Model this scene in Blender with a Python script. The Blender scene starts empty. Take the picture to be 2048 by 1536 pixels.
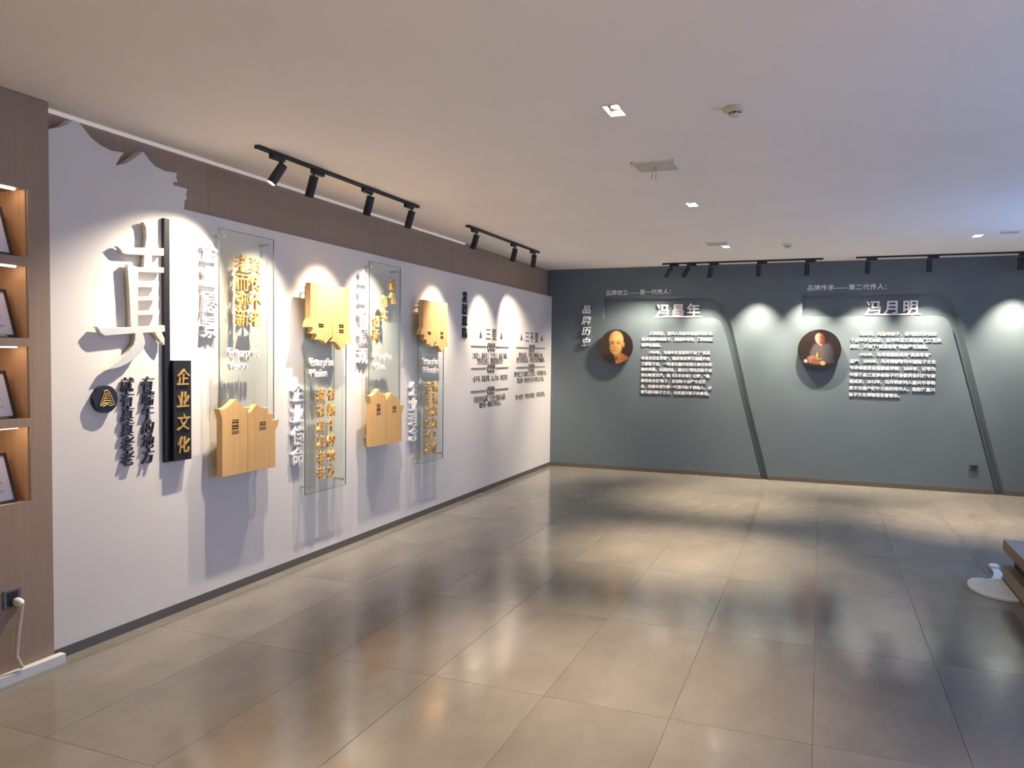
import bpy, bmesh, math, random
from mathutils import Vector, Matrix
random.seed(7)
SC = bpy.context.scene
COL = SC.collection

# ------------------------------------------------------------------ camera
H = 2.88            # ceiling height
D = 10.89           # back wall (front surface)
camd = bpy.data.cameras.new('camera'); cam = bpy.data.objects.new('camera', camd); COL.objects.link(cam)
camd.sensor_width = 36.0; camd.lens = 1559.5 / 2048 * 36.0; camd.clip_start = 0.05
yaw, pitch, roll = 0.37739, -0.03732, 0.01098
fw = Vector((-math.sin(yaw)*math.cos(pitch), math.cos(yaw)*math.cos(pitch), math.sin(pitch)))
rt = Vector((math.cos(yaw), math.sin(yaw), 0)); up = rt.cross(fw)
r2 = math.cos(roll)*rt + math.sin(roll)*up; u2 = -math.sin(roll)*rt + math.cos(roll)*up
M = Matrix(((r2.x, u2.x, -fw.x, 3.702), (r2.y, u2.y, -fw.y, 0.0), (r2.z, u2.z, -fw.z, 1.629), (0, 0, 0, 1)))
cam.matrix_world = M
SC.camera = cam

# ------------------------------------------------------------------ world, exposure
w = bpy.data.worlds.new('sky'); SC.world = w; w.use_nodes = True
bg = w.node_tree.nodes['Background']; bg.inputs[0].default_value = (0.22, 0.46, 1.0, 1); bg.inputs[1].default_value = 2.5
SC.view_settings.view_transform = 'Standard'; SC.view_settings.look = 'None'
SC.view_settings.exposure = 1.5; SC.view_settings.gamma = 1.0; SC.view_settings.use_curve_mapping = False
SPOT_LEFT, SPOT_BACK, DOWN = 73.0, 118.0, 182.0
WARM = (1.0, 0.81, 0.56); WARM2 = (1.0, 0.86, 0.66)
WIN = [(2.3, 4.3), (6.7, 8.7)]          # window openings in the right wall (y ranges)
WX, WZ0, WZ1 = 6.75, 0.9, 2.55
for a, b in WIN:                         # sky portals in the window openings
    ld = bpy.data.lights.new('window_daylight', 'AREA'); ld.shape = 'RECTANGLE'; ld.size = b-a; ld.size_y = WZ1-WZ0
    ld.cycles.is_portal = True
    lo = bpy.data.objects.new('window_daylight', ld); COL.objects.link(lo)
    lo.location = (WX+0.05, (a+b)/2, (WZ0+WZ1)/2)
    lo.rotation_euler = Vector((-1, 0, 0)).to_track_quat('-Z', 'Z').to_euler()

# ------------------------------------------------------------------ materials
MATS = {}
def nodes(name):
    m = bpy.data.materials.new(name); m.use_nodes = True
    nt = m.node_tree; return m, nt, nt.nodes['Principled BSDF']
def mat(name, col, rough=0.5, metal=0.0, spec=0.5, noise=0.05, scale=30, bump=0.0):
    if name in MATS: return MATS[name]
    m, nt, p = nodes(name)
    p.inputs['Roughness'].default_value = rough; p.inputs['Metallic'].default_value = metal
    p.inputs['Specular IOR Level'].default_value = spec
    tc = nt.nodes.new('ShaderNodeTexCoord'); n = nt.nodes.new('ShaderNodeTexNoise')
    n.inputs['Scale'].default_value = scale; n.inputs['Detail'].default_value = 3
    nt.links.new(tc.outputs['Object'], n.inputs['Vector'])
    r = nt.nodes.new('ShaderNodeValToRGB')
    r.color_ramp.elements[0].position = .3; r.color_ramp.elements[1].position = .7
    r.color_ramp.elements[0].color = (*[c*(1-noise) for c in col], 1); r.color_ramp.elements[1].color = (*[min(1, c*(1+noise)) for c in col], 1)
    nt.links.new(n.outputs['Fac'], r.inputs['Fac']); nt.links.new(r.outputs['Color'], p.inputs['Base Color'])
    if bump:
        b = nt.nodes.new('ShaderNodeBump'); b.inputs['Strength'].default_value = bump; b.inputs['Distance'].default_value = .002
        nt.links.new(n.outputs['Fac'], b.inputs['Height']); nt.links.new(b.outputs['Normal'], p.inputs['Normal'])
    MATS[name] = m; return m
def wood(name, c0, c1, stretch=(60, 60, 2.2), rough=0.45, spec=0.4):
    m, nt, p = nodes(name)
    tc = nt.nodes.new('ShaderNodeTexCoord'); mp = nt.nodes.new('ShaderNodeMapping'); mp.inputs['Scale'].default_value = stretch
    n = nt.nodes.new('ShaderNodeTexNoise'); n.inputs['Scale'].default_value = 1.0; n.inputs['Detail'].default_value = 5; n.inputs['Roughness'].default_value = .6
    oi = nt.nodes.new('ShaderNodeObjectInfo'); ad = nt.nodes.new('ShaderNodeVectorMath'); ad.operation = 'ADD'
    ml = nt.nodes.new('ShaderNodeMath'); ml.operation = 'MULTIPLY'; ml.inputs[1].default_value = 37.0
    nt.links.new(oi.outputs['Random'], ml.inputs[0]); nt.links.new(tc.outputs['Object'], mp.inputs['Vector'])
    nt.links.new(mp.outputs['Vector'], ad.inputs[0]); nt.links.new(ml.outputs[0], ad.inputs[1]); nt.links.new(ad.outputs[0], n.inputs['Vector'])
    r = nt.nodes.new('ShaderNodeValToRGB'); r.color_ramp.elements[0].position = .32; r.color_ramp.elements[1].position = .68
    r.color_ramp.elements[0].color = (*c0, 1); r.color_ramp.elements[1].color = (*c1, 1)
    nt.links.new(n.outputs['Fac'], r.inputs['Fac']); nt.links.new(r.outputs['Color'], p.inputs['Base Color'])
    p.inputs['Roughness'].default_value = rough; p.inputs['Specular IOR Level'].default_value = spec
    MATS[name] = m; return m
def emit(name, col, strength):
    m = bpy.data.materials.new(name); m.use_nodes = True; nt = m.node_tree; nt.nodes.clear()
    e = nt.nodes.new('ShaderNodeEmission'); e.inputs[0].default_value = (*col, 1); e.inputs[1].default_value = strength
    o = nt.nodes.new('ShaderNodeOutputMaterial'); nt.links.new(e.outputs[0], o.inputs[0]); MATS[name] = m; return m

WHITE = mat('white_paint', (.70, .662, .640), .55, noise=.015, scale=3)
CEIL = mat('ceiling_paint', (.86, .82, .80), .8, noise=.015, scale=2)
SLATE = mat('slate_blue_paint', (.118, .150, .168), .5, spec=.35, noise=.03, scale=5)
BROWN = wood('taupe_laminate', (.305, .220, .160), (.345, .253, .187), (70, 70, 1.6), .5, .35)
NICHEW = wood('oak_laminate', (.50, .32, .19), (.58, .38, .23), (60, 60, 2), .5, .35)
MAPLE = wood('maple_veneer', (.66, .39, .155), (.76, .47, .20), (55, 55, 1.6), .42, .4)
BASEB = mat('grey_metal_skirting', (.13, .125, .12), .4, .3, noise=.03)
BLACK = mat('black_metal', (.012, .012, .013), .45, noise=.1)
BLACKL = mat('black_lacquer', (.014, .013, .015), .3, noise=.1)
GOLDW = mat('gold_wood_letters', (.70, .44, .17), .42, .05, noise=.1, scale=40)
GOLDM = mat('gold_letters', (.70, .42, .14), .35, .6, noise=.08, scale=60)
CHAMP = mat('champagne_metal', (.80, .74, .60), .34, .55, noise=.03)
WLET = mat('white_acrylic_letters', (.86, .85, .88), .4, noise=.01)
PINKW = mat('pinkish_white_letters', (.85, .78, .79), .4, noise=.02)
DLET = mat('dark_ink_letters', (.035, .032, .05), .5, noise=.1)
GREYI = mat('dark_grey_print', (.10, .085, .075), .6, noise=.1)
STEEL = mat('brushed_steel', (.6, .6, .58), .3, 1.0, noise=.05)
PLAST = mat('white_plastic', (.74, .73, .70), .4, noise=.02)
CREAM = mat('cream_plastic', (.66, .62, .47), .45, noise=.03)
OUTL = mat('grey_socket', (.13, .135, .14), .35, .3, noise=.05)
CABLE = mat('beige_cable', (.60, .50, .42), .5, noise=.04)
PLATE = mat('pale_green_white_coating', (.84, .87, .83), .45, noise=.02)
PLATEG = mat('greyish_cover_plate', (.52, .50, .44), .6, noise=.03)
REDW = mat('red_wire', (.55, .16, .12), .5)
PAPER = mat('certificate_paper', (.62, .60, .64), .45, noise=.03, scale=8)
REDI = mat('red_ink', (.62, .12, .18), .6)
BLUEI = mat('blue_grey_ink', (.22, .22, .33), .6)
DARKF = mat('dark_frame', (.03, .02, .018), .4)
SCREED = mat('dark_grout', (.14, .13, .115), .8)
BENCH = wood('bench_wood', (.20, .135, .085), (.27, .19, .12), (3, 40, 40), .45, .4)
BENCHT = mat('bench_top_laminate', (.34, .30, .28), .4, noise=.04)
LEDC = emit('led_strip_light', (1.0, .72, .52), 9.0)
EDGEGLOW = emit('ceiling_edge_glow', (1.0, .87, .86), 0.17)  # emission standing in for the bright band at the ceiling edge
LAMPE = emit('lamp_face', (1.0, .93, .82), 18.0)
SPOTE = emit('spot_lens', (1.0, .94, .84), 12.0)

def tile_mat():
    m, nt, p = nodes('polished_concrete_tile')
    ge = nt.nodes.new('ShaderNodeNewGeometry'); oi = nt.nodes.new('ShaderNodeObjectInfo')
    ml = nt.nodes.new('ShaderNodeMath'); ml.operation = 'MULTIPLY'; ml.inputs[1].default_value = 53.0
    cb = nt.nodes.new('ShaderNodeCombineXYZ'); ad = nt.nodes.new('ShaderNodeVectorMath')
    nt.links.new(oi.outputs['Random'], ml.inputs[0]); nt.links.new(ml.outputs[0], cb.inputs['Z'])
    nt.links.new(ge.outputs['Position'], ad.inputs[0]); nt.links.new(cb.outputs[0], ad.inputs[1])
    n1 = nt.nodes.new('ShaderNodeTexNoise'); n1.inputs['Scale'].default_value = 2.6; n1.inputs['Detail'].default_value = 7; n1.inputs['Roughness'].default_value = .62
    mp = nt.nodes.new('ShaderNodeMapping'); mp.inputs['Scale'].default_value = (1.0, .55, 1.0)
    nt.links.new(ad.outputs[0], mp.inputs['Vector']); nt.links.new(mp.outputs[0], n1.inputs['Vector'])
    r = nt.nodes.new('ShaderNodeValToRGB'); r.color_ramp.elements[0].position = .28; r.color_ramp.elements[1].position = .75
    r.color_ramp.elements[0].color = (.178, .160, .139, 1); r.color_ramp.elements[1].color = (.255, .233, .206, 1)
    nt.links.new(n1.outputs['Fac'], r.inputs['Fac'])
    hs = nt.nodes.new('ShaderNodeHueSaturation'); mr = nt.nodes.new('ShaderNodeMapRange')
    mr.inputs['To Min'].default_value = .97; mr.inputs['To Max'].default_value = 1.03
    nt.links.new(oi.outputs['Random'], mr.inputs['Value']); nt.links.new(mr.outputs[0], hs.inputs['Value'])
    nt.links.new(r.outputs['Color'], hs.inputs['Color']); nt.links.new(hs.outputs[0], p.inputs['Base Color'])
    n2 = nt.nodes.new('ShaderNodeTexNoise'); n2.inputs['Scale'].default_value = 5; n2.inputs['Detail'].default_value = 4
    nt.links.new(ad.outputs[0], n2.inputs['Vector'])
    m2 = nt.nodes.new('ShaderNodeMapRange'); m2.inputs['From Min'].default_value = .3; m2.inputs['From Max'].default_value = .7
    m2.inputs['To Min'].default_value = .09; m2.inputs['To Max'].default_value = .19
    nt.links.new(n2.outputs['Fac'], m2.inputs['Value']); nt.links.new(m2.outputs[0], p.inputs['Roughness'])
    p.inputs['Specular IOR Level'].default_value = .55
    return m
TILE = tile_mat()
def glass_mat():
    m = bpy.data.materials.new('pale_green_glass'); m.use_nodes = True; nt = m.node_tree; nt.nodes.clear()
    t = nt.nodes.new('ShaderNodeBsdfTransparent'); t.inputs[0].default_value = (.945, .970, .950, 1)
    g = nt.nodes.new('ShaderNodeBsdfGlossy'); g.inputs['Roughness'].default_value = .03; g.inputs[0].default_value = (.9, .95, .92, 1)
    f = nt.nodes.new('ShaderNodeFresnel'); f.inputs[0].default_value = 1.45
    x = nt.nodes.new('ShaderNodeMixShader'); o = nt.nodes.new('ShaderNodeOutputMaterial')
    ge = nt.nodes.new('ShaderNodeNewGeometry'); q = nt.nodes.new('ShaderNodeMath'); q.operation = 'SUBTRACT'; q.inputs[0].default_value = 1.0; q.use_clamp = True
    k = nt.nodes.new('ShaderNodeMath'); k.operation = 'MULTIPLY'; nt.links.new(ge.outputs['Backfacing'], q.inputs[1]); nt.links.new(q.outputs[0], k.inputs[0]); nt.links.new(f.outputs[0], k.inputs[1]); nt.links.new(k.outputs[0], x.inputs[0]); nt.links.new(t.outputs[0], x.inputs[1]); nt.links.new(g.outputs[0], x.inputs[2]); nt.links.new(x.outputs[0], o.inputs[0])
    return m
GLASS = glass_mat()
GEDGE = mat('green_glass_edge', (.13, .19, .16), .2, noise=.05)
def vcol_mat():
    m, nt, p = nodes('printed_portrait'); a = nt.nodes.new('ShaderNodeVertexColor'); a.layer_name = 'ink'
    nt.links.new(a.outputs['Color'], p.inputs['Base Color']); p.inputs['Roughness'].default_value = .35; return m
PRINT = vcol_mat()

# ------------------------------------------------------------------ mesh helpers
def link(name, me, m, parent=None, loc=None):
    o = bpy.data.objects.new(name, me); COL.objects.link(o)
    if m is not None:
        if len(me.materials) == 0: me.materials.append(m)
    if parent is not None: o.parent = parent
    if loc is not None: o.location = loc
    return o
def thing(name, label, cat, loc=(0, 0, 0), group=None):
    o = bpy.data.objects.new(name, None); COL.objects.link(o); o.location = loc; o.empty_display_size = .05
    o['label'] = label; o['category'] = cat
    if group: o['group'] = group
    return o
def tag(o, label, cat, group=None):
    o['label'] = label; o['category'] = cat
    if group: o['group'] = group
    return o
class MB:
    def __init__(s): s.v = []; s.f = []
    def box(s, x0, x1, y0, y1, z0, z1):
        b = len(s.v); s.v += [(x, y, z) for z in (z0, z1) for y in (y0, y1) for x in (x0, x1)]
        s.f += [tuple(b+i for i in q) for q in ((0, 2, 3, 1), (4, 5, 7, 6), (0, 1, 5, 4), (2, 6, 7, 3), (0, 4, 6, 2), (1, 3, 7, 5))]; return s
    def tube(s, pts, r, n=8, cap=True):
        pts = [Vector(p) for p in pts]; rings = []
        rr = r if isinstance(r, (list, tuple)) else [r]*len(pts)
        t0 = (pts[1]-pts[0]).normalized(); ref = Vector((0, 0, 1)) if abs(t0.z) < .9 else Vector((1, 0, 0))
        nrm = t0.cross(ref).normalized()
        for i, p in enumerate(pts):
            t = (pts[min(i+1, len(pts)-1)]-pts[max(i-1, 0)]).normalized()
            nrm = (nrm - t*nrm.dot(t)).normalized(); bi = t.cross(nrm)
            b = len(s.v); rings.append(b)
            for k in range(n):
                a = 2*math.pi*k/n; s.v.append(tuple(p+(nrm*math.cos(a)+bi*math.sin(a))*rr[i]))
        for i in range(len(rings)-1):
            for k in range(n):
                a, b2 = rings[i]+k, rings[i]+(k+1) % n; c, d = rings[i+1]+k, rings[i+1]+(k+1) % n
                s.f.append((a, b2, d, c))
        if cap: s.f.append(tuple(rings[0]+k for k in reversed(range(n)))); s.f.append(tuple(rings[-1]+k for k in range(n)))
        return s
    def prism(s, pts, f3, d0, d1):
        """2-D outline pts, f3(u, v, d) -> 3-D point, thickness d0..d1"""
        b = len(s.v); n = len(pts)
        s.v += [f3(u, v, d0) for u, v in pts] + [f3(u, v, d1) for u, v in pts]
        s.f += [tuple(b+i for i in reversed(range(n))), tuple(b+n+i for i in range(n))]
        s.f += [(b+i, b+(i+1) % n, b+n+(i+1) % n, b+n+i) for i in range(n)]; return s
    def build(s, name, m, parent=None, smooth=False, bevel=0, loc=None, fix=True):
        me = bpy.data.meshes.new(name); me.from_pydata(s.v, [], s.f); me.update()
        if fix or bevel:
            bm = bmesh.new(); bm.from_mesh(me)
            if bevel:
                bmesh.ops.recalc_face_normals(bm, faces=bm.faces)
                ed = [e for e in bm.edges if len(e.link_faces) == 2 and e.calc_face_angle(0) > .6]
                bmesh.ops.bevel(bm, geom=ed, offset=bevel, segments=2, affect='EDGES', profile=.6, clamp_overlap=True)
            bmesh.ops.recalc_face_normals(bm, faces=bm.faces); bm.to_mesh(me); bm.free()
        if smooth:
            for p in me.polygons: p.use_smooth = True
            try: me.set_sharp_from_angle(angle=math.radians(40))
            except Exception: pass
        return link(name, me, m, parent, loc)
LW = lambda y, z, d: (d, y, z)                 # left wall: u = y, v = z, d = out of the wall
BW = lambda x, z, d: (x, D-d, z)               # back wall
def struct(o): o['kind'] = 'structure'; return o

# ---- lettering: glyph meshes from the built-in font
TXT = {}
def glyph_mesh(s, bold=0.0, ext=0.02):
    k = (s, round(bold, 4), round(ext, 4))
    if k in TXT: return TXT[k]
    cu = bpy.data.curves.new('lettering', 'FONT'); cu.body = s; cu.size = 1; cu.resolution_u = 2
    cu.extrude = ext/2; cu.offset = bold
    o = bpy.data.objects.new('lettering', cu); COL.objects.link(o)
    bpy.context.view_layer.update()
    me = bpy.data.meshes.new_from_object(o.evaluated_get(bpy.context.evaluated_depsgraph_get()))
    bpy.data.objects.remove(o); bpy.data.curves.remove(cu); me.materials.clear()
    TXT[k] = me; return me
def put_text(name, s, wall, u, v, h, m, parent, depth=.02, off=0.0, bold=.0, wscale=1.0, shear=0.0, center=True):
    """one glyph (or line) of em height h; (u,v) is its centre (center) or its left/middle."""
    src = glyph_mesh(s, bold, depth/h); me = src.copy(); me.name = name
    xs = [p.co.x for p in me.vertices]
    cx = (.5 if len(s) == 1 and ord(s) > 0x2000 else (min(xs)+max(xs))/2) if center else 0.0
    for p in me.vertices:
        x = (p.co.x-cx)*wscale; y = p.co.y-.36; x += shear*y
        p.co = Vector(wall(u+x*h, v+y*h, off+depth/2+p.co.z*h))
    me.update(); me.materials.append(m)
    return link(name, me, None, parent)
def column(t, chars, wall, u, v0, v1, h, m, **kw):
    n = len(chars)
    for i, ch in enumerate(chars):
        v = v0+(v1-v0)*(i/(n-1) if n > 1 else 0)
        put_text('character', ch, wall, u, v, h, m, t, **kw)

# ================================================================== THE SETTING
XR, YR = WX, -3.4
# floor: grout bed with every tile as its own piece
fl = struct(MB().box(-.40, XR+.1, YR-.1, D+.2, -.06, -.0025).build('floor', SCREED)); fl['label'] = 'polished grey-brown concrete-look floor of large rectangular tiles'
tw, tl, gap = .6, 1.2, .002
tm = MB().box(-tw/2+gap/2, tw/2-gap/2, -tl/2+gap/2, tl/2-gap/2, -.0025, 0)
first = None
for ix in range(-7, 9):
    for iy in range(-8, 5):
        x0 = 3.705+ix*tw; y0 = 5.877+iy*tl
        xa, xb, ya, yb = max(x0, -.395), min(x0+tw, XR), max(y0, YR), min(y0+tl, D+.06)
        if xb-xa < .02 or yb-ya < .02: continue
        full = abs(xb-xa-tw) < 1e-6 and abs(yb-ya-tl) < 1e-6
        if full:
            if first is None:
                t = tm.build('floor_tile', TILE, fl, bevel=.0008); first = t
            else:
                t = link('floor_tile', first.data, None, fl)
            t.location = (x0+tw/2, y0+tl/2, 0)
        else:
            MB().box(xa+gap/2, xb-gap/2, ya+gap/2, yb-gap/2, -.0025, 0).build('floor_tile', TILE, fl)
# ceiling with square cut-outs for the recessed downlights
DL = [(2.69, 3.925), (2.685, 6.53), (2.667, 9.13), (5.13, 9.06), (2.69, 1.30), (5.13, 1.30), (2.69, -1.3), (5.13, -1.3)]  # out-of-view entries carry on the rows, added to brighten ceiling and room
hx, hy = .042, .090
xs = sorted({-.45, XR+.1} | {round(x+s*hx, 4) for x, y in DL for s in (-1, 1)}); ys = sorted({YR-.1, D+.2} | {round(y+s*hy, 4) for x, y in DL for s in (-1, 1)})
cb = MB(); vid = {}
for i, x in enumerate(xs):
    for j, y in enumerate(ys): vid[i, j] = len(cb.v); cb.v.append((x, y, H))
for i in range(len(xs)-1):
    for j in range(len(ys)-1):
        mx, my = (xs[i]+xs[i+1])/2, (ys[j]+ys[j+1])/2
        if any(abs(mx-x) < hx and abs(my-y) < hy for x, y in DL): continue
        cb.f.append((vid[i, j], vid[i, j+1], vid[i+1, j+1], vid[i+1, j]))
ce = struct(cb.build('ceiling', CEIL, fix=False)); ce['label'] = 'plain white painted ceiling'
# left wall: taupe laminate boards behind the white panel
wl = MB(); wl.box(-.16, -.09, 2.842, D+.06, 0, H); wl.box(-.45, -.38, YR, 2.86, 0, H); wl.box(-.38, -.16, 2.842, 2.86, 0, H)
wl = struct(wl.build('wall_left', BROWN)); wl['label'] = 'left wall clad with taupe wood-grain boards above the white panel'
y = 2.842
for wdt in (1.22,)*6+(D+.06-2.842-7.32,):
    MB().box(-.09, -.07, y+.001, y+wdt-.001, 2.2, H).build('wood_board', BROWN, wl); y += wdt
# the white panel with a skyline of upturned roofs cut into its top edge
TOP = [(2.842, 2.752), (2.87, 2.757), (2.935, 2.784), (2.978, 2.809), (3.011, 2.842), (3.05, 2.838), (3.077, 2.815), (3.113, 2.782), (3.176, 2.753), (3.247, 2.74), (3.334, 2.750),
       (3.307, 2.719), (3.276, 2.664), (3.347, 2.693), (3.41, 2.738), (3.468, 2.789), (3.511, 2.752), (3.555, 2.724), (3.631, 2.712), (3.725, 2.722), (3.717, 2.697), (3.729, 2.668),
       (3.693, 2.659), (3.697, 2.642), (3.81, 2.640), (3.797, 2.607), (3.805, 2.578), (3.785, 2.568), (3.78, 2.51), (5.06, 2.505), (D, 2.49)]
pan = MB().prism([(2.842, .055), *TOP, (D, .055)], LW, -.07, 0.0).build('feature_panel', WHITE)
tag(pan, 'long white wall panel whose top edge is cut as a skyline of upturned roofs', 'wall panel')
# back wall: slate blue slab with two recessed bands that bend down to the floor
def arc(pts): return pts
I1 = [(.78, 2.163), (2.30, 2.163), (2.372, 2.148), (2.425, 2.105), (2.457, 2.045), (2.485, 1.956), (2.741, .945), (2.985, 0)]
O1 = [(.78, 2.462), (2.25, 2.462), (2.335, 2.445), (2.41, 2.402), (2.462, 2.34), (2.50, 2.25), (2.582, 2.0), (2.83, .965), (3.085, 0)]
I2 = [(3.452, 2.170), (5.02, 2.170), (5.085, 2.152), (5.135, 2.115), (5.165, 2.06), (5.192, 1.962), (5.461, .92), (5.695, 0)]
O2 = [(3.452, 2.465), (4.97, 2.465), (5.06, 2.449), (5.13, 2.405), (5.178, 2.345), (5.212, 2.27), (5.25, 2.16), (5.565, .90), (5.805, 0)]
front = [(-.07, 0)] + list(reversed(I1)) + O1 + list(reversed(I2)) + O2 + [(XR, 0), (XR, H), (-.07, H)]
REC = .075
def inset(P, I, w_top, w_side):                # outer outline moved into the band (its foot at the back of the recess)
    out = []
    for k, (x, z) in enumerate(P):
        a, b = P[max(k-1, 0)], P[min(k+1, len(P)-1)]; tx, tz = b[0]-a[0], b[1]-a[1]; l = math.hypot(tx, tz)
        nx, nz = tz/l, -tx/l                      # right-hand side of the run = into the band
        f = abs(tz)/l; w_ = w_top*(1-f)+w_side*f
        out.append((x+nx*w_, z+nz*w_))
    return out
O1b, O2b = inset(O1, I1, .03, .05), inset(O2, I2, .03, .05)
O1b[0] = (.78, O1b[0][1]); O2b[0] = (3.452, O2b[0][1]); O1b[-1] = (O1b[-1][0], 0); O2b[-1] = (O2b[-1][0], 0)
back = [(-.07, 0)] + list(reversed(I1)) + O1b + list(reversed(I2)) + O2b + [(XR, 0), (XR, H), (-.07, H)]
wb = MB(); nf = len(front)
wb.v = [BW(x, z, -REC) for x, z in back] + [BW(x, z, 0.0) for x, z in front]
wb.f = [tuple(range(nf, 2*nf))] + [(i, (i+1) % nf, nf+(i+1) % nf, nf+i) for i in range(nf)]
wb.box(-.2, XR+.1, D+REC, D+REC+.08, 0, H)
wb = struct(wb.build('wall_back', SLATE)); wb['label'] = 'slate blue-grey wall with two recessed bands bending down to the floor'
# skirtings
bl = struct(MB().box(.0, .006, 2.84, D-.006, 0, .055).build('baseboard_left', BASEB)); bl['label'] = 'dark grey skirting under the white panel'
MB().box(-.07, 0, 2.842, D, 0, .055).build('skirting_backer', BASEB, bl)
bb = MB()
def xat(P, z):
    (x0, z0), (x1, z1) = P[-2], P[-1]; return x0+(x1-x0)*(z-z0)/(z1-z0)
for a, b in ((.006, xat(I1, .03)), (xat(O1, .03), xat(I2, .03)), (xat(O2, .03), XR)): bb.box(a, b, D-.006, D, 0, .055)
for I, O in ((I1, O1), (I2, O2)): bb.box(xat(I, .03), xat(O, .03), D+REC-.006, D+REC, 0, .055)
bb = struct(bb.build('baseboard_back', mat('brown_grey_skirting', (.125, .105, .085), .4, .2))); bb['label'] = 'brown-grey skirting along the slate wall'
# right wall with two window openings, rear wall
wr = MB(); ye = [YR-.1] + [v for w_ in WIN for v in w_] + [D+.2]
for k in range(0, len(ye), 2): wr.box(XR, XR+.12, ye[k], ye[k+1], 0, H)
for a, b in WIN: wr.box(XR, XR+.12, a, b, 0, WZ0); wr.box(XR, XR+.12, a, b, WZ1, H)
wr = struct(wr.build('wall_right', WHITE)); wr['label'] = 'white wall with two wide windows'
for k, (a, b) in enumerate(WIN):
    fm = MB()
    for yy in (a, (a+b)/2-.03, b-.06): fm.box(XR+.03, XR+.09, yy, yy+.06, WZ0, WZ1)
    fm.box(XR+.03, XR+.09, a, b, WZ0, WZ0+.06); fm.box(XR+.03, XR+.09, a, b, WZ1-.06, WZ1)
    o = struct(fm.build('window_%d' % (k+1), BASEB)); o['label'] = 'wide window with dark metal frame'
o = struct(MB().box(-.45, XR+.1, YR-.1, YR, 0, H).build('wall_rear', WHITE)); o['label'] = 'plain white wall'

# ================================================================== LEFT: cabinet with lit niches
CX = .04; NR, NL = 2.722, 1.40          # front plane, niche right / left side
cab = thing('display_cabinet', 'tall taupe wood-grain cabinet with warmly lit open niches', 'cabinet', (0, 0, 0))
NZ = [(2.085, 2.418), (1.686, 2.040), (1.288, 1.644), (.874, 1.244)]
MB().box(-.36, CX, NR, 2.838, .0, H-.003).build('side_stile', BROWN, cab)
MB().box(-.36, CX, .30, NL, .0, H-.003).build('side_stile', BROWN, cab)
MB().box(-.36, CX, NL, NR, 2.418, H-.003).build('top_fascia', BROWN, cab)
MB().box(-.36, CX, NL, NR, 0, .874).build('base_front', BROWN, cab)
for k in range(3): MB().box(-.36, CX, NL, NR, NZ[k+1][1], NZ[k][0]).build('shelf', BROWN, cab)
MB().box(-.36, -.24, NL, NR, .874, 2.418).build('niche_back', NICHEW, cab)
for z0, z1 in NZ:
    MB().box(-.24, CX-.012, NR-.006, NR, z0, z1).build('niche_lining', NICHEW, cab)
    o = MB().box(-.012, 0.0, NL+.05, NR-.035, z1-.007, z1-.001).build('led_strip', LEDC, cab); o['label'] = 'glowing warm led strip'
# framed certificates leaning in the niches
CERTL = ['framed certificate leaning in the topmost lit niche', 'framed certificate in the second niche from the top, red seal visible',
         'framed certificate in the third niche from the top, red lettering visible', 'framed certificate in the lowest lit niche, red mark and blue-grey footer']
for k, (z0, z1) in enumerate(NZ):
    t = thing('certificate_frame', CERTL[k], 'picture frame', (.012, 2.683-[.015, 0, .008, .01][k], z0), 'framed certificates in the niches')
    ang = math.radians(19); wd, ht = .34, [.255, .25, .245, .25][k]
    up2 = Vector((-math.sin(ang), 0, math.cos(ang))); nn = Vector((math.cos(ang), 0, math.sin(ang)))
    def P(a, b, d): return tuple(Vector((0, -a, .004)) + up2*b + nn*(d-.018))     # a: left from right edge
    fr = MB()
    bw_ = .012
    for a0, a1, b0, b1 in ((0, bw_, 0, ht), (wd-bw_, wd, 0, ht), (bw_, wd-bw_, 0, bw_), (bw_, wd-bw_, ht-bw_, ht)):
        fr.prism([(a0, b0), (a1, b0), (a1, b1), (a0, b1)], P, 0, .018)
    fr.build('frame', DARKF, t)
    MB().prism([(bw_, bw_), (wd-bw_, bw_), (wd-bw_, ht-bw_), (bw_, ht-bw_)], P, .002, .010).build('certificate_sheet', PAPER, t)
    ln = MB()
    for b in (.062, .055): ln.prism([(.05, b), (.25, b), (.25, b+.003), (.05, b+.003)], P, .010, .0105)
    ln.build('printed_lines', BLUEI, t)
    rd = MB(); rd.prism([(.055, .100), (.10, .100), (.10, .108), (.055, .108)], P, .010, .0105); rd.prism([(.072, .092), (.083, .092), (.083, .118), (.072, .118)], P, .010, .0105)
    rd.prism([(.12, .100), (.165, .100), (.165, .108), (.12, .108)], P, .010, .0105)
    rd.build('red_lettering', REDI, t)
    MB().prism([(.10, .0), (.16, 0), (.15, .17), (.11, .17)], lambda a, b, d: P(a, b, d-.004), -.004, 0).build('back_stay', DARKF, t)
# socket, plug with cable, trunking
so = thing('wall_socket', 'dark grey square wall socket low on the taupe cabinet', 'socket', (CX, 2.612, .41))
MB().box(0, .010, -.045, .045, -.045, .045).build('socket_plate', OUTL, so, bevel=.003)
MB().box(.010, .0112, -.028, .028, -.030, .034).build('socket_insert', BLACK, so)
pl = thing('power_plug', 'white power plug in the grey socket with a beige cable hanging to the floor', 'plug', (CX+.0114, 2.628, .392))
MB().tube([(0, 0, 0), (.012, 0, 0), (.030, 0, -.004), (.042, 0, -.012)], [.019, .021, .020, .012], 14).build('plug_body', PLAST, pl, smooth=True)
pts = []
for i in range(15):
    s = i/14; pts.append((.034-.008*s, .004-.030*s*s-.012*math.sin(s*3.1)+(.055*max(0, s-.8)/.2)*(s > .8)*.6, -.012-s*.315))
MB().tube(pts, .0105, 8).build('cable', CABLE, pl, smooth=True)
tr = MB().box(.0405, .082, .9, 2.872, 0, .052).build('cable_trunking', PLAST, bevel=.003)
tag(tr, 'white floor trunking along the foot of the taupe cabinet', 'trunking')
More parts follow.
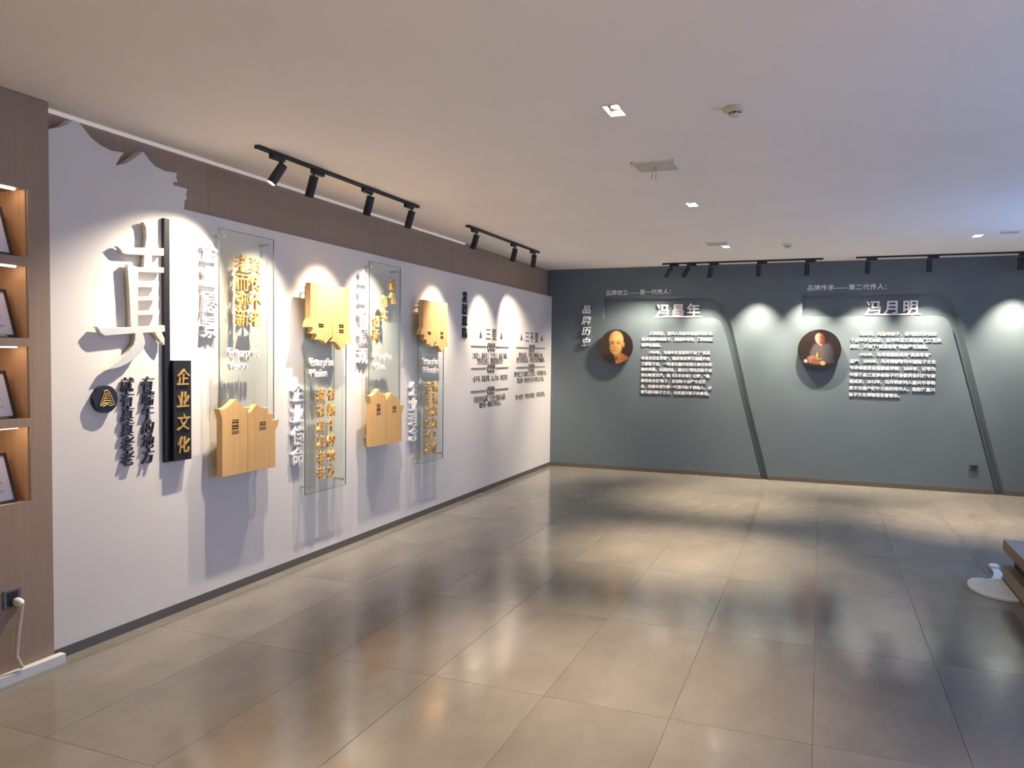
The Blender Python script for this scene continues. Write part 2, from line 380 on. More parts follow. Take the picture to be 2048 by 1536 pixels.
# brightness along the ceiling edge, put in as a thin emissive band
cv = MB().box(-.068, -.052, 2.842, 8.0, H-.018, H-.0005).build('bright_edge_band', EDGEGLOW)
tag(cv, 'slim glowing band standing in for the bright ceiling edge above the taupe boards beside the cabinet', 'bright band')

# ================================================================== LEFT WALL DISPLAYS
ZH = [
 [(3.432, 2.373), (3.461, 2.375), (3.49, 2.364), (3.519, 2.352), (3.51, 2.291), (3.497, 2.23), (3.493, 2.19), (3.488, 2.122), (3.43, 2.113), (3.44, 2.196), (3.443, 2.236), (3.453, 2.29), (3.45, 2.342)],
 [(3.249, 2.211), (3.275, 2.215), (3.283, 2.206), (3.435, 2.227), (3.583, 2.242), (3.583, 2.197), (3.434, 2.182), (3.306, 2.173), (3.287, 2.178), (3.271, 2.194)],
 [(3.317, 2.12), (3.393, 2.109), (3.39, 1.767), (3.338, 1.762), (3.329, 1.958)],
 [(3.361, 2.106), (3.582, 2.128), (3.582, 2.096), (3.36, 2.077)],
 [(3.36, 2.022), (3.544, 2.042), (3.544, 2.007), (3.36, 1.989)], [(3.359, 1.936), (3.544, 1.956), (3.543, 1.929), (3.359, 1.911)], [(3.359, 1.856), (3.546, 1.873), (3.545, 1.844), (3.358, 1.828)],
 [(3.108, 1.76), (3.129, 1.755), (3.279, 1.76), (3.374, 1.767), (3.584, 1.784), (3.586, 1.744), (3.374, 1.728), (3.24, 1.716), (3.165, 1.707), (3.136, 1.721), (3.122, 1.739)],
 [(3.366, 1.737), (3.365, 1.695), (3.353, 1.662), (3.317, 1.623), (3.254, 1.572), (3.163, 1.519), (3.246, 1.531), (3.308, 1.552), (3.372, 1.591), (3.413, 1.631), (3.438, 1.67), (3.432, 1.703), (3.418, 1.739)],
 [(3.502, 1.745), (3.558, 1.747), (3.582, 1.703), (3.582, 1.663), (3.553, 1.683), (3.523, 1.715)]]
zt = thing('calligraphy_sign', 'large champagne metal half character standing off the white panel', 'sign', (0, 0, 0))
for k, pg in enumerate(ZH):
    e = .0003*k
    MB().prism(pg, LW, .010+e, .038+e).build('stroke', CHAMP, zt, bevel=.004)
for yy, zz in ((3.46, 2.3), (3.36, 1.9), (3.30, 1.74), (3.39, 1.66)): MB().tube([(0, yy, zz), (.011, yy, zz)], .004, 6).build('mounting_pin', STEEL, zt)
bp = thing('black_plaque', 'slim black upright bar with a black box lettered in gold at its foot', 'sign', (0, 0, 0))
MB().box(.0, .026, 3.598, 3.638, .955, 2.425).build('upright_bar', BLACKL, bp, bevel=.002)
MB().box(.0, .05, 3.639, 3.782, .957, 1.572).build('sign_box', BLACKL, bp, bevel=.002)
column(bp, '企业文化', LW, 3.712, 1.468, 1.052, .108, GOLDM, depth=.008, off=.05, bold=.010, shear=.12)
lg = thing('logo_disc', 'round black disc with a gold triangular wrapped-dumpling emblem', 'sign', (0, 3.176, 1.359))
MB().tube([(0, 0, 0), (.03, 0, 0)], .076, 40).build('disc', BLACKL, lg, smooth=True)
em = MB()
tri = [(-.045, -.030), (-.026, .012), (-.012, .046), (.006, .050), (.020, .034), (.036, .0), (.048, -.030), (.020, -.036), (0, -.028), (-.022, -.038), (-.045, -.030)]
em.tube([(.034, a, b) for a, b in tri], .0042, 6)
for k in range(5):
    zc = .030-.014*k; wv = .011+.0062*k
    em.tube([(.034, wv*math.cos(a)*1.0+.002, zc+.011*math.sin(a)-.006) for a in [math.pi*(1-i/8) for i in range(9)]], .0036, 6)
em.build('gold_emblem', GOLDM, lg, smooth=True)
t = thing('slogan_lettering', 'two columns of dark calligraphy lettering beside the round logo disc', 'lettering', (0, 0, 0))
column(t, '就有真真老老', LW, 3.332, 1.432, 1.008, .092, DLET, depth=.014, off=.006, bold=.003, shear=.15)
column(t, '有端午的地方', LW, 3.478, 1.434, 1.006, .092, DLET, depth=.014, off=.006, bold=.003, shear=.15)
TITLES = [('企业愿景', 3.970, 2.265, 1.785, .150, 'white raised lettering title left of the first glass panel, beside the black plaque'),
          ('企业使命', 4.880, 1.325, .838, .150, 'white raised lettering title low between the vision and mission glass panels'),
          ('企业价值观', 5.778, 2.275, 1.605, .150, 'white raised lettering title of five characters high beside the third glass panel'),
          ('企业理念', 6.685, 1.285, .842, .150, 'white raised lettering title beside the narrow glass panel nearest the dark small title')]
for s, u, v0, v1, h, lab in TITLES:
    t = thing('title_lettering', lab, 'lettering', (0, 0, 0), 'white vertical titles on the panel')
    column(t, s, LW, u, v0, v1, h, WLET, depth=.030, off=.002, bold=.012)
t = thing('title_lettering', 'small black vertical title lettering right of the four glass panels', 'lettering')
column(t, '发展思路', LW, 7.872, 2.262, 1.865, .125, DLET, depth=.014, off=.002, bold=.010)

# wooden house plaque outline, centred on y, standing on v = 0
HOUSE = [(3.944, 1.258), (3.966, 1.254), (4.013, 1.265), (4.053, 1.287), (4.094, 1.315), (4.123, 1.286), (4.165, 1.259), (4.207, 1.250), (4.237, 1.254), (4.215, 1.235), (4.210, 1.212), (4.237, 1.223), (4.268, 1.246),
         (4.299, 1.270), (4.331, 1.250), (4.382, 1.240), (4.428, 1.240), (4.417, 1.220), (4.42, 1.198), (4.481, 1.196), (4.465, 1.174), (4.467, 1.149), (4.535, 1.150), (4.526, 1.112), (4.496, 1.076), (4.496, .815), (3.969, .815), (3.969, 1.19)]
HOUSE = [(a-4.232, b-.815) for a, b in HOUSE]
WINS = [(-.170, .340), (-.138, .340), (-.170, .300), (-.138, .300), (.100, .305), (.132, .305)]
def rings(a, b): return [(a, b), (a+.026, b), (a+.026, b+.026), (a, b+.026)]
GX0, GX1 = .068, .078
def glass_panel(label, y0, y1, z0, z1, py, flip, cols, eng, ez, engu, stepped=False):
    t = thing('glass_display_panel', label, 'display panel', (0, 0, 0), 'glass panels on the white wall panel')
    g = MB().box(GX0, GX1, y0, y1, z0, z1).build('glass_sheet', GLASS, t)
    em_ = MB(); th = .0022
    em_.box(GX0+.001, GX1-.001, y0-.0012, y0+.0008, z0, z1); em_.box(GX0+.001, GX1-.001, y1-.0008, y1+.0012, z0, z1)
    em_.box(GX0+.001, GX1-.001, y0, y1, z1-.0008, z1+.0012); em_.box(GX0+.001, GX1-.001, y0, y1, z0-.0012, z0+.0008)
    em_.build('polished_edge', GEDGE, g)
    for yy in (y0+.042, y1-.055):
        for zz in (z0+.055, z1-.045):
            MB().tube([(0, yy, zz), (GX0, yy, zz), (GX1, yy, zz), (GX1+.012, yy, zz)], [.008, .008, .011, .011], 12).build('standoff_stud', STEEL, t, smooth=True)
    s = -1 if flip else 1; base = z1+.025 if flip else z0-.012
    f3 = lambda a, b, d: (d, py+s*a, base+s*b)
    p = MB().prism(HOUSE, f3, GX1, GX1+.046).build('wooden_plaque', MAPLE, t, bevel=.002)
    MB().box(GX1+.0462, GX1+.0468, py+s*(-.022)-.0015, py+s*(-.022)+.0015, min(base, base+s*.40), max(base, base+s*.40)).build('joint_line', mat('dark_joint', (.30, .17, .06), .6), p)
    for a, b in WINS:
        wq = MB(); wq.prism(rings(a, b), f3, GX1+.0461, GX1+.0475); wq.build('window_recess', mat('dark_brown_recess', (.10, .05, .02), .6), p)
        fr = MB(); a2, b2 = a-.002, b-.002
        fr.prism([(a-.004, b-.006), (a+.030, b-.006), (a+.030, b-.001), (a-.004, b-.001)], f3, GX1+.0461, GX1+.0515)
        fr.prism([(a-.004, b+.012), (a+.030, b+.012), (a+.030, b+.0145), (a-.004, b+.0145)], f3, GX1+.0461, GX1+.0505)
        fr.build('window_sill', MAPLE, p)
    for chars, u, v0, v1, h in cols:
        column(t, chars, LW, u, v0, v1, h, GOLDW, depth=.020, off=GX1, bold=.005)
    for k, wd in enumerate(eng):
        put_text('english_line', wd, LW, engu, ez-.085*k, .088, PINKW, t, depth=.022, off=GX1, bold=.010, center=False, wscale=.82)
glass_panel('glass panel with upright wooden house plaque, next to the large metal character', 4.00, 4.54, .83, 2.425, 4.232, False,
            [('老而弥新', 4.196, 2.215, 1.855, .125), ('真传不老', 4.330, 2.215, 1.855, .125)], ('Enterprise', 'Vision'), 1.628, 4.06)
glass_panel('glass panel with upside-down wooden house plaque between the two upright-plaque panels', 4.905, 5.45, .545, 2.130, 5.165, True,
            [('就有真真老老', 5.085, 1.300, .690, .112), ('有端午的地方', 5.222, 1.300, .690, .112)], ('Enterprise', 'Mission'), 1.560, 4.94)
glass_panel('glass panel with gold characters stepping down diagonally over an upright wooden house plaque', 5.80, 6.33, .835, 2.420, 6.018, False,
            [('诚信', 6.165, 2.245, 2.125, .110), ('务实', 6.020, 2.090, 1.965, .110), ('创新', 5.880, 1.905, 1.790, .110)], ('Enterprise', 'Values'), 1.606, 5.84)
glass_panel('glass panel with upside-down wooden house plaque next to the small black vertical title', 6.68, 7.225, .555, 2.125, 6.945, True,
            [('老老实实食品', 6.875, 1.300, .690, .115), ('认认真真工作', 7.010, 1.300, .690, .115)], ('Enterprise', 'Philosophy'), 1.560, 6.75)

# three dos / three don'ts text blocks
def text_block(label, head, hu, cu, w2, divs, lines):
    t = thing('text_block', label, 'lettering', (0, 0, 0))
    n = len(head)
    for i, ch in enumerate(head): put_text('character', ch, LW, hu+(i-(n-1)/2)*.185, 1.872, .155, GREYI, t, depth=.004, bold=.0)
    for s in (-1, 1):
        c = hu+s*(n*.0925+.13); MB().prism([(c-.035, 1.83), (c+.035, 1.83), (c+.015, 1.875), (c, 1.905), (c-.015, 1.875)], LW, .0, .006).build('dumpling_icon', GREYI, t)
    for z in divs:
        for a_, b_ in ((cu-w2, cu-.145), (cu+.145, cu+w2)): MB().box(0, .006, a_, b_, z-.007, z+.007).build('divider_line', mat('taupe_print', (.24, .19, .17), .6), t)
        for k in (-1, 0, 1):
            b = MB(); c = cu+k*.078; r = .036
            b.tube([(.0055, c+r*1.0*math.cos(a)*(1 if abs(math.cos(a)) > .1 else 1), z+r*1.15*math.sin(a)) for a in [math.pi/4+2*math.pi*i/12 for i in range(13)]], .005, 5, cap=False)
            b.box(0, .006, c-.012, c+.012, z-.062, z-.045); b.box(0, .006, c-.016, c+.016, z-.006, z+.010)
            b.build('divider_emblem', GREYI, t)
    for s, z, hw in lines:
        L_ = len(s); h = .078
        put_text('text_line', s, LW, cu, z, h, GREYI, t, depth=.003, bold=.0, wscale=2*hw/(L_*h*.97))['kind'] = 'stuff'
text_block('block of small dark text headed by two characters, beside the black vertical title', '三要', 8.640, 8.635, .565, (1.725, 1.470, 1.205),
           [('口味至上，服务至上，工艺至上，食品三保险，', 1.612, .53), ('坚持安全放心，把质量落到实处！', 1.548, .40), ('一丝不苟，精益求精，以人为本，和谐发展！', 1.345, .55), ('打造百年老品牌，“小企业”做成大品牌，', 1.105, .52), ('做好每一颗粽子的良心。', 1.035, .34)])
text_block('block of small dark text headed by three characters, next to the slate wall corner', '三不要', 10.060, 10.045, .565, (1.728, 1.466),
           [('要做品牌，不要只顾眼前小利，', 1.626, .49), ('要守住质量底线，不要以次充好欺骗顾客。', 1.560, .56), ('要传统工艺与现代工艺结合，不要因循守旧，', 1.374, .64), ('要品牌一致对外宣传不要各自为政。', 1.290, .54), ('做“小生意”，不要好“高骛远”，不要盲目扩张。', 1.072, .64)])

# ================================================================== BACK WALL DISPLAYS
t = thing('title_lettering', 'small white vertical title on the slate wall left of the bald man portrait', 'lettering')
column(t, '品牌历史', BW, .538, 2.292, 1.828, .128, WLET, depth=.03, off=.002, bold=.02, shear=.12)
def heading(label, s, u0, v, h, wd):
    t = thing('heading_lettering', label, 'lettering')
    for i, ch in enumerate(s): put_text('character', ch, BW, u0+wd*(i+.5)/(len(s)-.5), v, h, WLET, t, depth=.010, off=.001, bold=.006, wscale=min(1.02, wd/((len(s)-.5)*h)))
heading('white heading line above the recessed band over the bald man portrait', '品牌创立——第一代传人：', .815, 2.528, .078, .935)
heading('white heading line above the recessed band over the dark-suited portrait', '品牌传承——第二代传人：', 3.503, 2.540, .078, .950)
def name_sign(label, s, u0, u1, v, h):
    t = thing('name_lettering', label, 'lettering')
    for i, ch in enumerate(s): put_text('character', ch, BW, u0+(u1-u0)*(i+.5)/3, v, h, PINKW, t, depth=.03, off=-REC, bold=.022)
    MB().box(u0-.01, u1+.015, D-.006, D+REC, v-h*.5-.008, v-h*.5+.012).build('underline_bar', PINKW, t)
name_sign('large pinkish white name lettering in the band above the bald man text', '冯昌年', 1.522, 2.145, 2.272, .185)
name_sign('large pinkish white name lettering in the band above the dark-suited man text', '冯月明', 4.200, 4.825, 2.280, .185)
def paragraph(label, lines, u0, u1, zs, ind):
    t = thing('paragraph_lettering', label, 'lettering')
    for s, z in zip(lines, zs):
        u = u0+(2*.052 if s.startswith('>') else 0); s = s.lstrip('>')
        full = 19 if True else len(s)
        put_text('text_line', s, BW, u, z, .0505, WLET, t, depth=.010, off=.001, bold=.016, center=False, wscale=1.02)['kind'] = 'stuff'
P1 = ['>上世纪初，嘉兴人冯昌年在嘉兴老城长', '家弄沿街叫卖粽子，因用料考究，口味纯正', '而声名鹊起。', '>1939年，冯昌年在张家弄开设了“真真', '老老合记五芳斋”，随后张家弄又相继开出', '三家粽子店，一时成为嘉兴这座江南古城的',
      '独特风景。后因战乱，最后仅剩冯氏粽子店', '苦心经营支撑。据《古禾杂谈》记载，“真', '真老老合记”粽子，首创粽子品牌文化概', '念，冯昌年成为第一代嘉兴粽子创始人，被', '誉为嘉兴粽子之父，也是嘉兴粽子的鼻祖。']
P2 = ['>冯月明，冯昌年嫡子，自幼随父亲在粽', '子店中学艺88载，在传承其父裹粽独门工艺的', '同时，开创了“真真老老”的品牌化道路。', '>1993年，冯月明重新启用“真真老老”', '品牌；2008年，冯月明被聘为中国粽子文化', '节评审委员会国家级评委；2009年，被聘为',
      '中国食品工业协会粽子行业委员会科技专家', '组成员；2012年，冯月明被列入嘉兴市非物', '质文化遗产端午习俗的传承人，现担任嘉兴', '粽子文化博物馆名誉馆长。']
paragraph('eleven lines of small white text beside the bald man portrait', P1, 1.340, 2.315, [1.949, 1.868, 1.787, 1.685, 1.604, 1.524, 1.446, 1.366, 1.287, 1.207, 1.128], 0)
paragraph('ten lines of small white text beside the portrait of a dark-suited man', P2, 4.038, 5.03, [1.944, 1.864, 1.784, 1.684, 1.597, 1.510, 1.424, 1.338, 1.253, 1.169], 0)
# portrait discs
def soft(d, e=.05): return max(0., min(1., .5-d/e))
def ell(x, y, cx, cy, rx, ry, rot=0):
    c, s = math.cos(rot), math.sin(rot); dx, dy = x-cx, y-cy; a = (c*dx+s*dy)/rx; b = (-s*dx+c*dy)/ry
    return (math.hypot(a, b)-1)*min(rx, ry)
def mix(a, b, t): return tuple(p*(1-t)+q*t for p, q in zip(a, b))
def paint_bald(x, y):
    c = mix((.022, .010, .007), (.045, .022, .015), soft(x-.25, .6))
    skin = mix((.60, .36, .12), (.40, .20, .055), soft(x+.22, .40)); skin = mix(skin, (.70, .47, .19), .7*soft(ell(x, y, .10, .48, .22, .26), .3))
    neck = mix(skin, (.22, .10, .03), .75)
    rob = mix((.40, .15, .04), (.28, .09, .02), soft(.30-x, .6))
    c = mix(c, rob, soft(max(-(x+.14), y+.36+.55*max(0, x-.30)+.75*max(0, .30-x)), .06))
    c = mix(c, neck, soft(max(abs(x-.08)-.22, y+.25, -y-.60), .06)); c = mix(c, (.014, .008, .008), soft(max(x+.08+.25*(y+.6), y+.42, -y-1.0), .08))
    c = mix(c, skin, soft(ell(x, y, .02, .40, .43, .52), .05)); c = mix(c, skin, soft(ell(x, y, .00, -.02, .36, .45), .05)); c = mix(c, mix(skin, (.3, .14, .04), .4), soft(ell(x, y, .45, .12, .07, .15), .04))
    c = mix(c, (.28, .13, .035), .55*soft(max(ell(x, y, .00, -.02, .37, .46), -ell(x, y, .06, .02, .30, .40)), .16)*(y < .1))
    dk = (.06, .022, .008)
    for ex, t in ((-.22, 1.0), (.15, .85)):
        c = mix(c, dk, .85*t*soft(ell(x, y, ex, .285, .125, .030, .04 if ex < 0 else -.04), .05)); c = mix(c, (.20, .09, .025), .5*t*soft(ell(x, y, ex, .20, .13, .075), .10)); c = mix(c, dk, t*soft(ell(x, y, ex, .185, .080, .026), .04))
    c = mix(c, (.24, .11, .03), .5*soft(ell(x, y, -.11, .10, .028, .16), .08)); c = mix(c, (.17, .07, .02), .9*soft(ell(x, y, -.05, -.035, .085, .028), .06))
    c = mix(c, (.20, .05, .02), .95*soft(ell(x, y, -.04, -.205, .135, .026), .05)); c = mix(c, (.26, .12, .035), .6*soft(ell(x, y, -.04, -.285, .10, .03), .08))
    for sx in (-.20, .14): c = mix(c, (.28, .13, .04), .45*soft(ell(x, y, sx, -.10, .022, .10, -.3 if sx < 0 else .3), .06))
    c = mix(c, (.10, .03, .03), soft(ell(x, y, .03, -.70, .09, .10), .08)); return c
def paint_suit(x, y):
    c = mix((.012, .008, .008), (.024, .016, .015), soft(x-.1, .8))
    suit = mix((.085, .068, .074), (.026, .023, .026), soft(.34-x, .5)); suit = mix(suit, (.13, .105, .11), soft(ell(x, y, -.18, -.05, .10, .30, -.45), .2)*.6); suit = mix(suit, (.12, .095, .10), soft(ell(x, y, .10, -.02, .05, .28, .1), .12)*.5)
    c = mix(c, suit, soft(max(abs(x-.12)-.54+.50*max(0, y+.05), y-.30, -y-.66), .10))
    c = mix(c, (.010, .011, .013), soft(y+.80, .06))
    c = mix(c, (.010, .007, .007), soft(ell(x, y, .12, .70, .31, .28), .06))
    sk = mix((.62, .45, .30), (.21, .062, .034), soft(.0-x, .12)); sk = mix(sk, (.07, .024, .017), soft(.17-x, .14))
    c = mix(c, tuple(v*.72 for v in sk), soft(ell(x, y, .05, .56, .25, .33, .30), .05))
    for ex, t in ((-.07, .9), (.12, .9)):
        c = mix(c, (.03, .012, .01), t*soft(ell(x, y, ex, .655, .060, .014, .1), .03)); c = mix(c, (.04, .015, .012), .9*t*soft(ell(x, y, ex, .600, .045, .016, .1), .03))
    c = mix(c, (.22, .08, .05), .7*soft(ell(x, y, .015, .52, .022, .07), .05)); c = mix(c, (.18, .04, .03), .9*soft(ell(x, y, .02, .40, .070, .018, .1), .03))
    c = mix(c, (.010, .007, .007), soft(max(ell(x, y, .10, .70, .32, .29), -ell(x, y, .015, .52, .245, .305, .30)), .06))
    c = mix(c, (.55, .47, .46), soft(ell(x, y, .06, .245, .045, .020), .03))
    c = mix(c, (.40, .28, .05), soft(ell(x, y, -.10, -.28, .050, .13, -.1), .05)); c = mix(c, (.38, .23, .04), soft(ell(x, y, -.03, -.45, .12, .028), .04))
    hand = (.32, .14, .08)
    c = mix(c, hand, soft(ell(x, y, -.36, -.39, .19, .10, .15), .05)); c = mix(c, (.22, .075, .04), soft(ell(x, y, -.16, -.62, .25, .10, -.12), .05)); c = mix(c, (.30, .12, .075), soft(ell(x, y, -.42, -.54, .08, .12), .05))
    for k in range(4): c = mix(c, (.16, .05, .03), .7*soft(ell(x, y, -.34+.09*k, -.505-.012*k, .055, .010, .35), .02))
    c = mix(c, (.42, .40, .39), soft(ell(x, y, -.62, -.56, .085, .085, .6), .04)); c = mix(c, (.38, .27, .12), soft(ell(x, y, .17, -.66, .12, .10, -.2), .04))
    return c
def portrait(label, x, z, r, paint, ov):
    t = thing('portrait_disc', label, 'portrait', (x, D, z))
    MB().tube([(0, -.040, 0), (0, -.062, 0)], r, 64).build('disc_body', BLACKL, t, smooth=True)
    MB().tube([(0, 0, 0), (0, -.042, 0)], r*.35, 24).build('spacer', BLACKL, t, smooth=True)
    nr, na = 44, 128; vs = [(0, -.0632, 0)]; fs = []; cols = [paint(0, 0)]
    for i in range(1, nr+1):
        for k in range(na):
            a = 2*math.pi*k/na; q = i/nr; vs.append((r*.992*q*math.cos(a), -.0632, r*.992*q*math.sin(a))); cols.append(paint(q*math.cos(a), q*math.sin(a)))
    for k in range(na): fs.append((0, 1+k, 1+(k+1) % na))
    for i in range(nr-1):
        for k in range(na):
            a, b = 1+i*na+k, 1+i*na+(k+1) % na; fs.append((a, a+na, b+na, b))
    me = bpy.data.meshes.new('printed_photo'); me.from_pydata(vs, [], fs); me.update()
    ca = me.color_attributes.new('ink', 'FLOAT_COLOR', 'POINT')
    for i, c in enumerate(cols): ca.data[i].color = (*c, 1)
    link('printed_photo', me, PRINT, t)
portrait('round portrait of a bald man in an orange-brown garment on dark ground', .988, 1.763, .242, paint_bald, 0)
portrait('round portrait of a man in a dark high-collared suit holding a small yellow object', 3.672, 1.738, .262, paint_suit, 0)
so = thing('wall_socket', 'small steel-topped grey socket low on the slate wall beside the second slanted band', 'socket', (5.460, D, .312))
MB().box(-.046, .046, -.012, 0, -.043, .043).build('socket_plate', mat('bronze_grey_plate', (.12, .11, .095), .35, .5), so, bevel=.003)
MB().box(-.046, .046, -.016, -.012, .040, .046).build('top_lip', STEEL, so)
MB().box(-.026, .026, -.0132, -.012, -.028, .024).build('socket_insert', BLACK, so)

# ================================================================== CEILING: tracks, spotlights, downlights, detectors
def track(label, a, b):
    t = thing('light_track', label, 'light track', (a[0], a[1], H), 'black ceiling light tracks')
    dx, dy = b[0]-a[0], b[1]-a[1]; hw = .017
    alongx = abs(dx) > abs(dy)
    L_ = max(abs(dx), abs(dy))
    def bx(s0, s1, w0, w1, z0, z1):
        return MB().box(s0, s1, w0, w1, z0, z1) if alongx else MB().box(w0, w1, s0, s1, z0, z1)
    r = bx(0, L_, -hw, -.006, -.019, -.0005)
    for q in ((.006, hw, -.019, -.0005), (-.006, .006, -.008, -.0005)):
        m2 = bx(0, L_, *q); n = len(r.v); r.v += m2.v; r.f += [tuple(i+n for i in f) for f in m2.f]
    r.build('rail', BLACK, t)
    bx(-.012, .0, -hw-.001, hw+.001, -.021, -.0005).build('end_cap', BLACK, t); bx(L_, L_+.012, -hw-.001, hw+.001, -.021, -.0005).build('end_cap', BLACK, t)
track('black ceiling light track carrying four spotlights over the glass panels', (.50, 3.862), (.50, 5.862))
track('black ceiling light track carrying three spotlights near the wall corner', (.49, 6.895), (.49, 8.915))
track('black ceiling light track with five spotlights along the slate wall', (1.70, 10.52), (3.68, 10.52))
track('black ceiling light track along the slate wall above the dark-suited portrait', (4.08, 10.52), (6.10, 10.52))
def spotlight(label, group, pos, alongx, side, aim, power, col, size):
    """pos = stem position on the track; aim = point lit on the wall"""
    t = thing('track_spotlight', label, 'spotlight', (pos[0], pos[1], H-.019), group)
    s0, s1 = (-.105, .018) if side < 0 else (-.018, .105)
    b = MB().box(s0, s1, -.015, .015, -.030, -.0) if alongx else MB().box(-.015, .015, s0, s1, -.030, 0)
    b.build('track_adapter', BLACK, t, bevel=.002)
    MB().tube([(0, 0, -.028), (0, 0, -.058)], .007, 10).build('stem', BLACK, t, smooth=True)
    c = Vector((0, 0, -.062)); d = (Vector(aim)-Vector((pos[0], pos[1], H-.019))-c).normalized()
    back = c - d*.018; mouth = c + d*.128
    hd = MB().tube([back, back+d*.002, back+d*.144], [.026, .030, .030], 24)
    hd.f.pop()                                            # open mouth
    ring = len(hd.v)
    hd2 = MB().tube([mouth, mouth-d*.022, mouth-d*.0221], [.0275, .022, .0], 24, cap=False)
    n = len(hd.v); hd.v += hd2.v; hd.f += [tuple(i+n for i in f) for f in hd2.f]
    hd.build('lamp_head', BLACK, t, smooth=True, fix=False)
    lp = mouth-d*.005
    MB().tube([lp, lp+d*.001], [.0255, .0255], 20).build('lens', SPOTE, t)
    ld = bpy.data.lights.new('spot_beam', 'SPOT'); ld.energy = power; ld.color = col; ld.spot_size = math.radians(size); ld.spot_blend = 1.0; ld.shadow_soft_size = .016
    lo = bpy.data.objects.new('spot_beam', ld); COL.objects.link(lo); lo.parent = t
    lo.location = mouth+d*.004; lo.rotation_euler = d.to_track_quat('-Z', 'Y').to_euler()
GL, GB = 'spotlights lighting the white panel', 'spotlights lighting the slate wall'
for y_, ay, az, sd, pw, lab in (
        (4.085, 3.44, 1.46, -1, 1.6, 'black track spotlight tilted toward the large metal character, glowing lens showing'),
        (4.420, 4.46, 1.34, 1, .95, 'black track spotlight second from the cabinet end, over the first glass panel'),
        (5.130, 5.22, 1.30, -1, 1.1, 'black track spotlight aimed at the second glass panel'),
        (5.765, 5.88, 1.40, -1, 1.1, 'black track spotlight at the far end of the four-lamp track'),
        (7.100, 7.14, 1.30, -1, 1.0, 'black track spotlight first on the three-lamp track, glowing lens showing'),
        (8.150, 8.42, 1.25, -1, .85, 'black track spotlight in the middle of the three-lamp track'),
        (8.770, 9.62, 1.25, -1, 1.3, 'black track spotlight at the corner end of the three-lamp track')):
    spotlight(lab, GL, (.50 if y_ < 6 else .49, y_), False, sd, (0, ay, az), SPOT_LEFT*pw, WARM2, 82 if y_ < 4.2 else 72)
for x_, ax, az, pw, lab in (
        (1.800, .70, 1.30, .5, 'black track spotlight tilted sharply toward the wall corner on the slate-wall track'),
        (2.030, .98, 1.30, .62, 'black track spotlight second from the corner, tilted at the bald man portrait'),
        (2.320, 2.10, 1.15, .9, 'black track spotlight slightly tilted, lighting the bald man text'),
        (2.920, 2.88, 1.20, 1.0, 'black track spotlight hanging straight over the first slanted band'),
        (3.500, 3.54, 1.20, 1.0, 'black track spotlight at the end of the five-lamp track over the dark-suited portrait'),
        (4.200, 4.16, 1.20, 1.0, 'black track spotlight over the start of the dark-suited man text'),
        (4.868, 4.92, 1.20, .9, 'black track spotlight over the end of the dark-suited man text'),
        (5.800, 5.82, 1.20, 1.1, 'black track spotlight above the second slanted band')):
    spotlight(lab, GB, (x_, 10.52), True, 1, (ax, D, az), SPOT_BACK*pw, WARM2, 72)
# twin downlights
DLL = {0: 'recessed twin downlight next to the first smoke detector and the hatch with red wires', 1: 'recessed twin downlight in mid ceiling beyond the hatch with red wires', 2: 'recessed twin downlight beside the far cover plate close to the slate wall', 3: 'recessed twin downlight near the slate wall beside a small cover plate'}
for k, (x, y) in enumerate(DL):
    t = thing('recessed_downlight', DLL.get(k, 'recessed twin downlight of the same row, outside the picture beyond the first smoke detector'), 'downlight', (x, y, H), 'twin recessed downlights')
    f = MB(); a, b, o_ = hx-.002, hy-.002, .010
    f.box(-a-o_, -a, -b-o_, b+o_, -.004, 0); f.box(a, a+o_, -b-o_, b+o_, -.004, 0); f.box(-a, a, -b-o_, -b, -.004, 0); f.box(-a, a, b, b+o_, -.004, 0)
    f.build('trim_frame', PLAST, t)
    h_ = MB(); h_.box(-a-.002, -a, -b, b, -.002, .09); h_.box(a, a+.002, -b, b, -.002, .09); h_.box(-a, a, -b-.002, -b, -.002, .09); h_.box(-a, a, b, b+.002, -.002, .09); h_.box(-a, a, -b, b, .09, .092)
    h_.build('housing', mat('housing_grey', (.22, .20, .17), .5), t)
    for s in (-1, 1):
        l = MB().tube([(0, s*.045, .030), (0, s*.045, .089)], [.033, .020], 20).build('lamp_module', STEEL, t, smooth=True)
        MB().tube([(0, s*.045, .0285), (0, s*.045, .0298)], [.029, .029], 20).build('lamp_face', LAMPE, l)
        ld = bpy.data.lights.new('downlight_beam', 'SPOT'); ld.energy = DOWN*(.62, 1, 1, 1)[k] if k < 4 else DOWN*0.9; ld.color = WARM; ld.spot_size = math.radians(58 if k < 4 else 90); ld.spot_blend = 1.0; ld.shadow_soft_size = .025
        lo = bpy.data.objects.new('downlight_beam', ld); COL.objects.link(lo); lo.parent = t; lo.location = (0, s*.045, .024)
# smoke detectors
for x, y, lab in ((3.268, 4.086, 'cream smoke detector beside the nearest twin downlight'), (3.324, 9.129, 'cream smoke detector close to the slate wall')):
    t = thing('smoke_detector', lab, 'smoke detector', (x, y, H), 'ceiling smoke detectors')
    MB().tube([(0, 0, 0), (0, 0, -.006), (0, 0, -.020), (0, 0, -.026)], [.058, .058, .052, .036], 32).build('base', CREAM, t, smooth=True)
    MB().tube([(0, 0, -.026), (0, 0, -.034)], [.030, .030], 24).build('sensing_slot', BLACK, t, smooth=True)
    MB().tube([(0, 0, -.034), (0, 0, -.044), (0, 0, -.049)], [.032, .028, .012], 24).build('cap', CREAM, t, smooth=True)
    rb = MB()
    for k in range(6):
        a = k*math.pi/3; rb.box(.029*math.cos(a)-.003, .029*math.cos(a)+.003, .029*math.sin(a)-.003, .029*math.sin(a)+.003, -.035, -.025)
    rb.build('slot_ribs', CREAM, t)
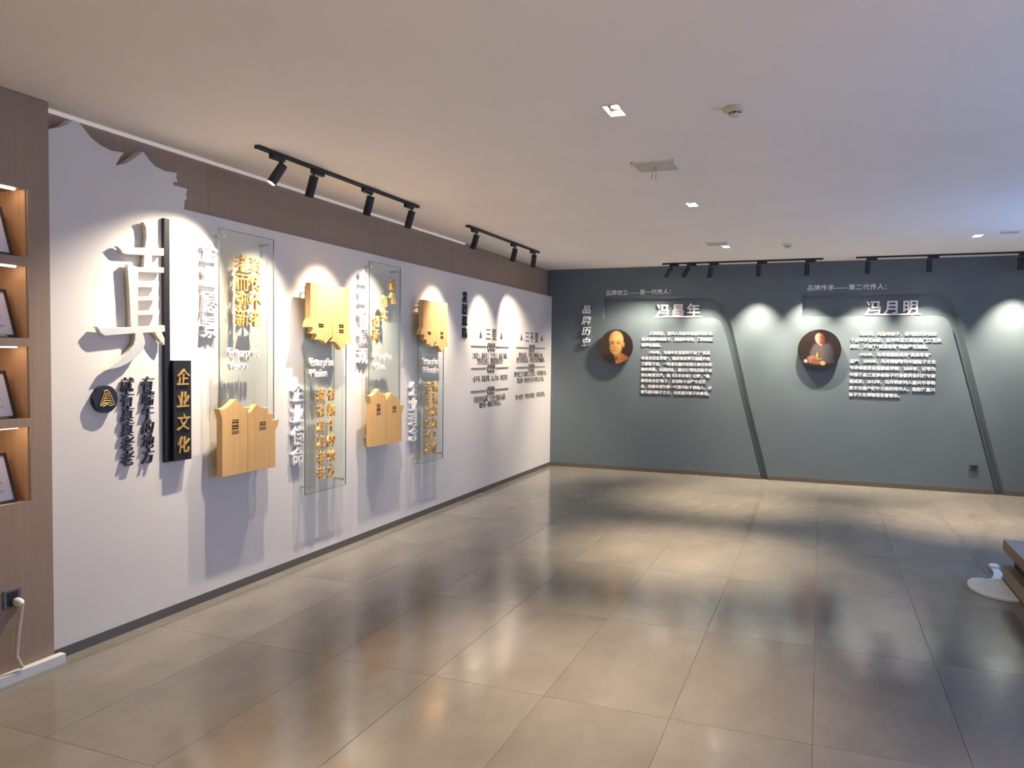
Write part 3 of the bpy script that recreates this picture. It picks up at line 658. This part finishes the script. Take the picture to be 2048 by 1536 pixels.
# cover plates
for k, (x, y, s, lab) in enumerate(((2.660, 5.145, .135, 'square grey-white ceiling cover plate with two red wires hanging from it'), (2.60, 8.86, .115, 'square cover plate on the ceiling next to the far downlight'), (5.385, 8.90, .075, 'small cover plate on the ceiling beside the downlight farthest from the white panel'))):
    t = thing('ceiling_cover_plate', lab, 'cover plate', (x, y, H), 'ceiling cover plates')
    MB().box(-s+.008, s-.008, -s+.008, s-.008, -.006, 0).build('plate', PLATEG, t, bevel=.001)
    f = MB(); f.box(-s, -s+.008, -s, s, -.008, 0); f.box(s-.008, s, -s, s, -.008, 0); f.box(-s, s, -s, -s+.008, -.008, 0); f.box(-s, s, s-.008, s, -.008, 0); f.build('edge_frame', PLAST, t)
    if k == 0:
        for a in (-1, 1):
            MB().tube([(0, .0, -.004), (a*.006-.006, 0, -.02), (a*.013-.010, .004, -.05), (a*.015-.014, .006, -.085)], .0018, 6).build('red_wire', REDW, t, smooth=True)

# ================================================================== RIGHT EDGE: low platform and pale floor stand
pt = thing('display_platform', 'low wooden display platform with a dark recess under its top board', 'platform', (4.985, 4.5, 0))
MB().box(.0, 1.5, 0, 2.18, .225, .300).build('top_board', BENCH, pt, bevel=.002)
MB().box(.004, 1.496, .004, 2.176, .300, .302).build('top_surface', BENCHT, pt)
MB().box(.06, 1.44, .06, 2.10, .12, .225).build('dark_recess', BLACK, pt)
MB().box(.0, 1.5, 0, 2.16, 0, .12).build('base_board', BENCH, pt, bevel=.002)
st = thing('floor_stand', 'pale flat floor stand with a rounded lobe and narrow neck against the wooden platform', 'stand', (0, 0, 0))
out = [(4.978, 6.075), (4.93, 6.07), (4.87, 6.095), (4.80, 6.13), (4.752, 6.20), (4.722, 6.30), (4.718, 6.40), (4.735, 6.50), (4.77, 6.58), (4.82, 6.615), (4.87, 6.605), (4.905, 6.625), (4.93, 6.69), (4.95, 6.78), (4.962, 6.86), (4.965, 6.98), (4.99, 7.00), (5.015, 6.96), (5.018, 6.73), (4.98, 6.70)]
MB().prism(out, lambda a, b, d: (a, b, d), 0, .016).build('base_plate', PLATE, st, bevel=.004)
lip = [(4.955, 6.955), (4.958, 7.02), (4.985, 7.05), (5.022, 7.04), (5.025, 6.965), (4.99, 6.935)]
MB().prism(lip, lambda a, b, d: (a, b, d), .016, .034).build('raised_tip', PLATE, st, bevel=.004)
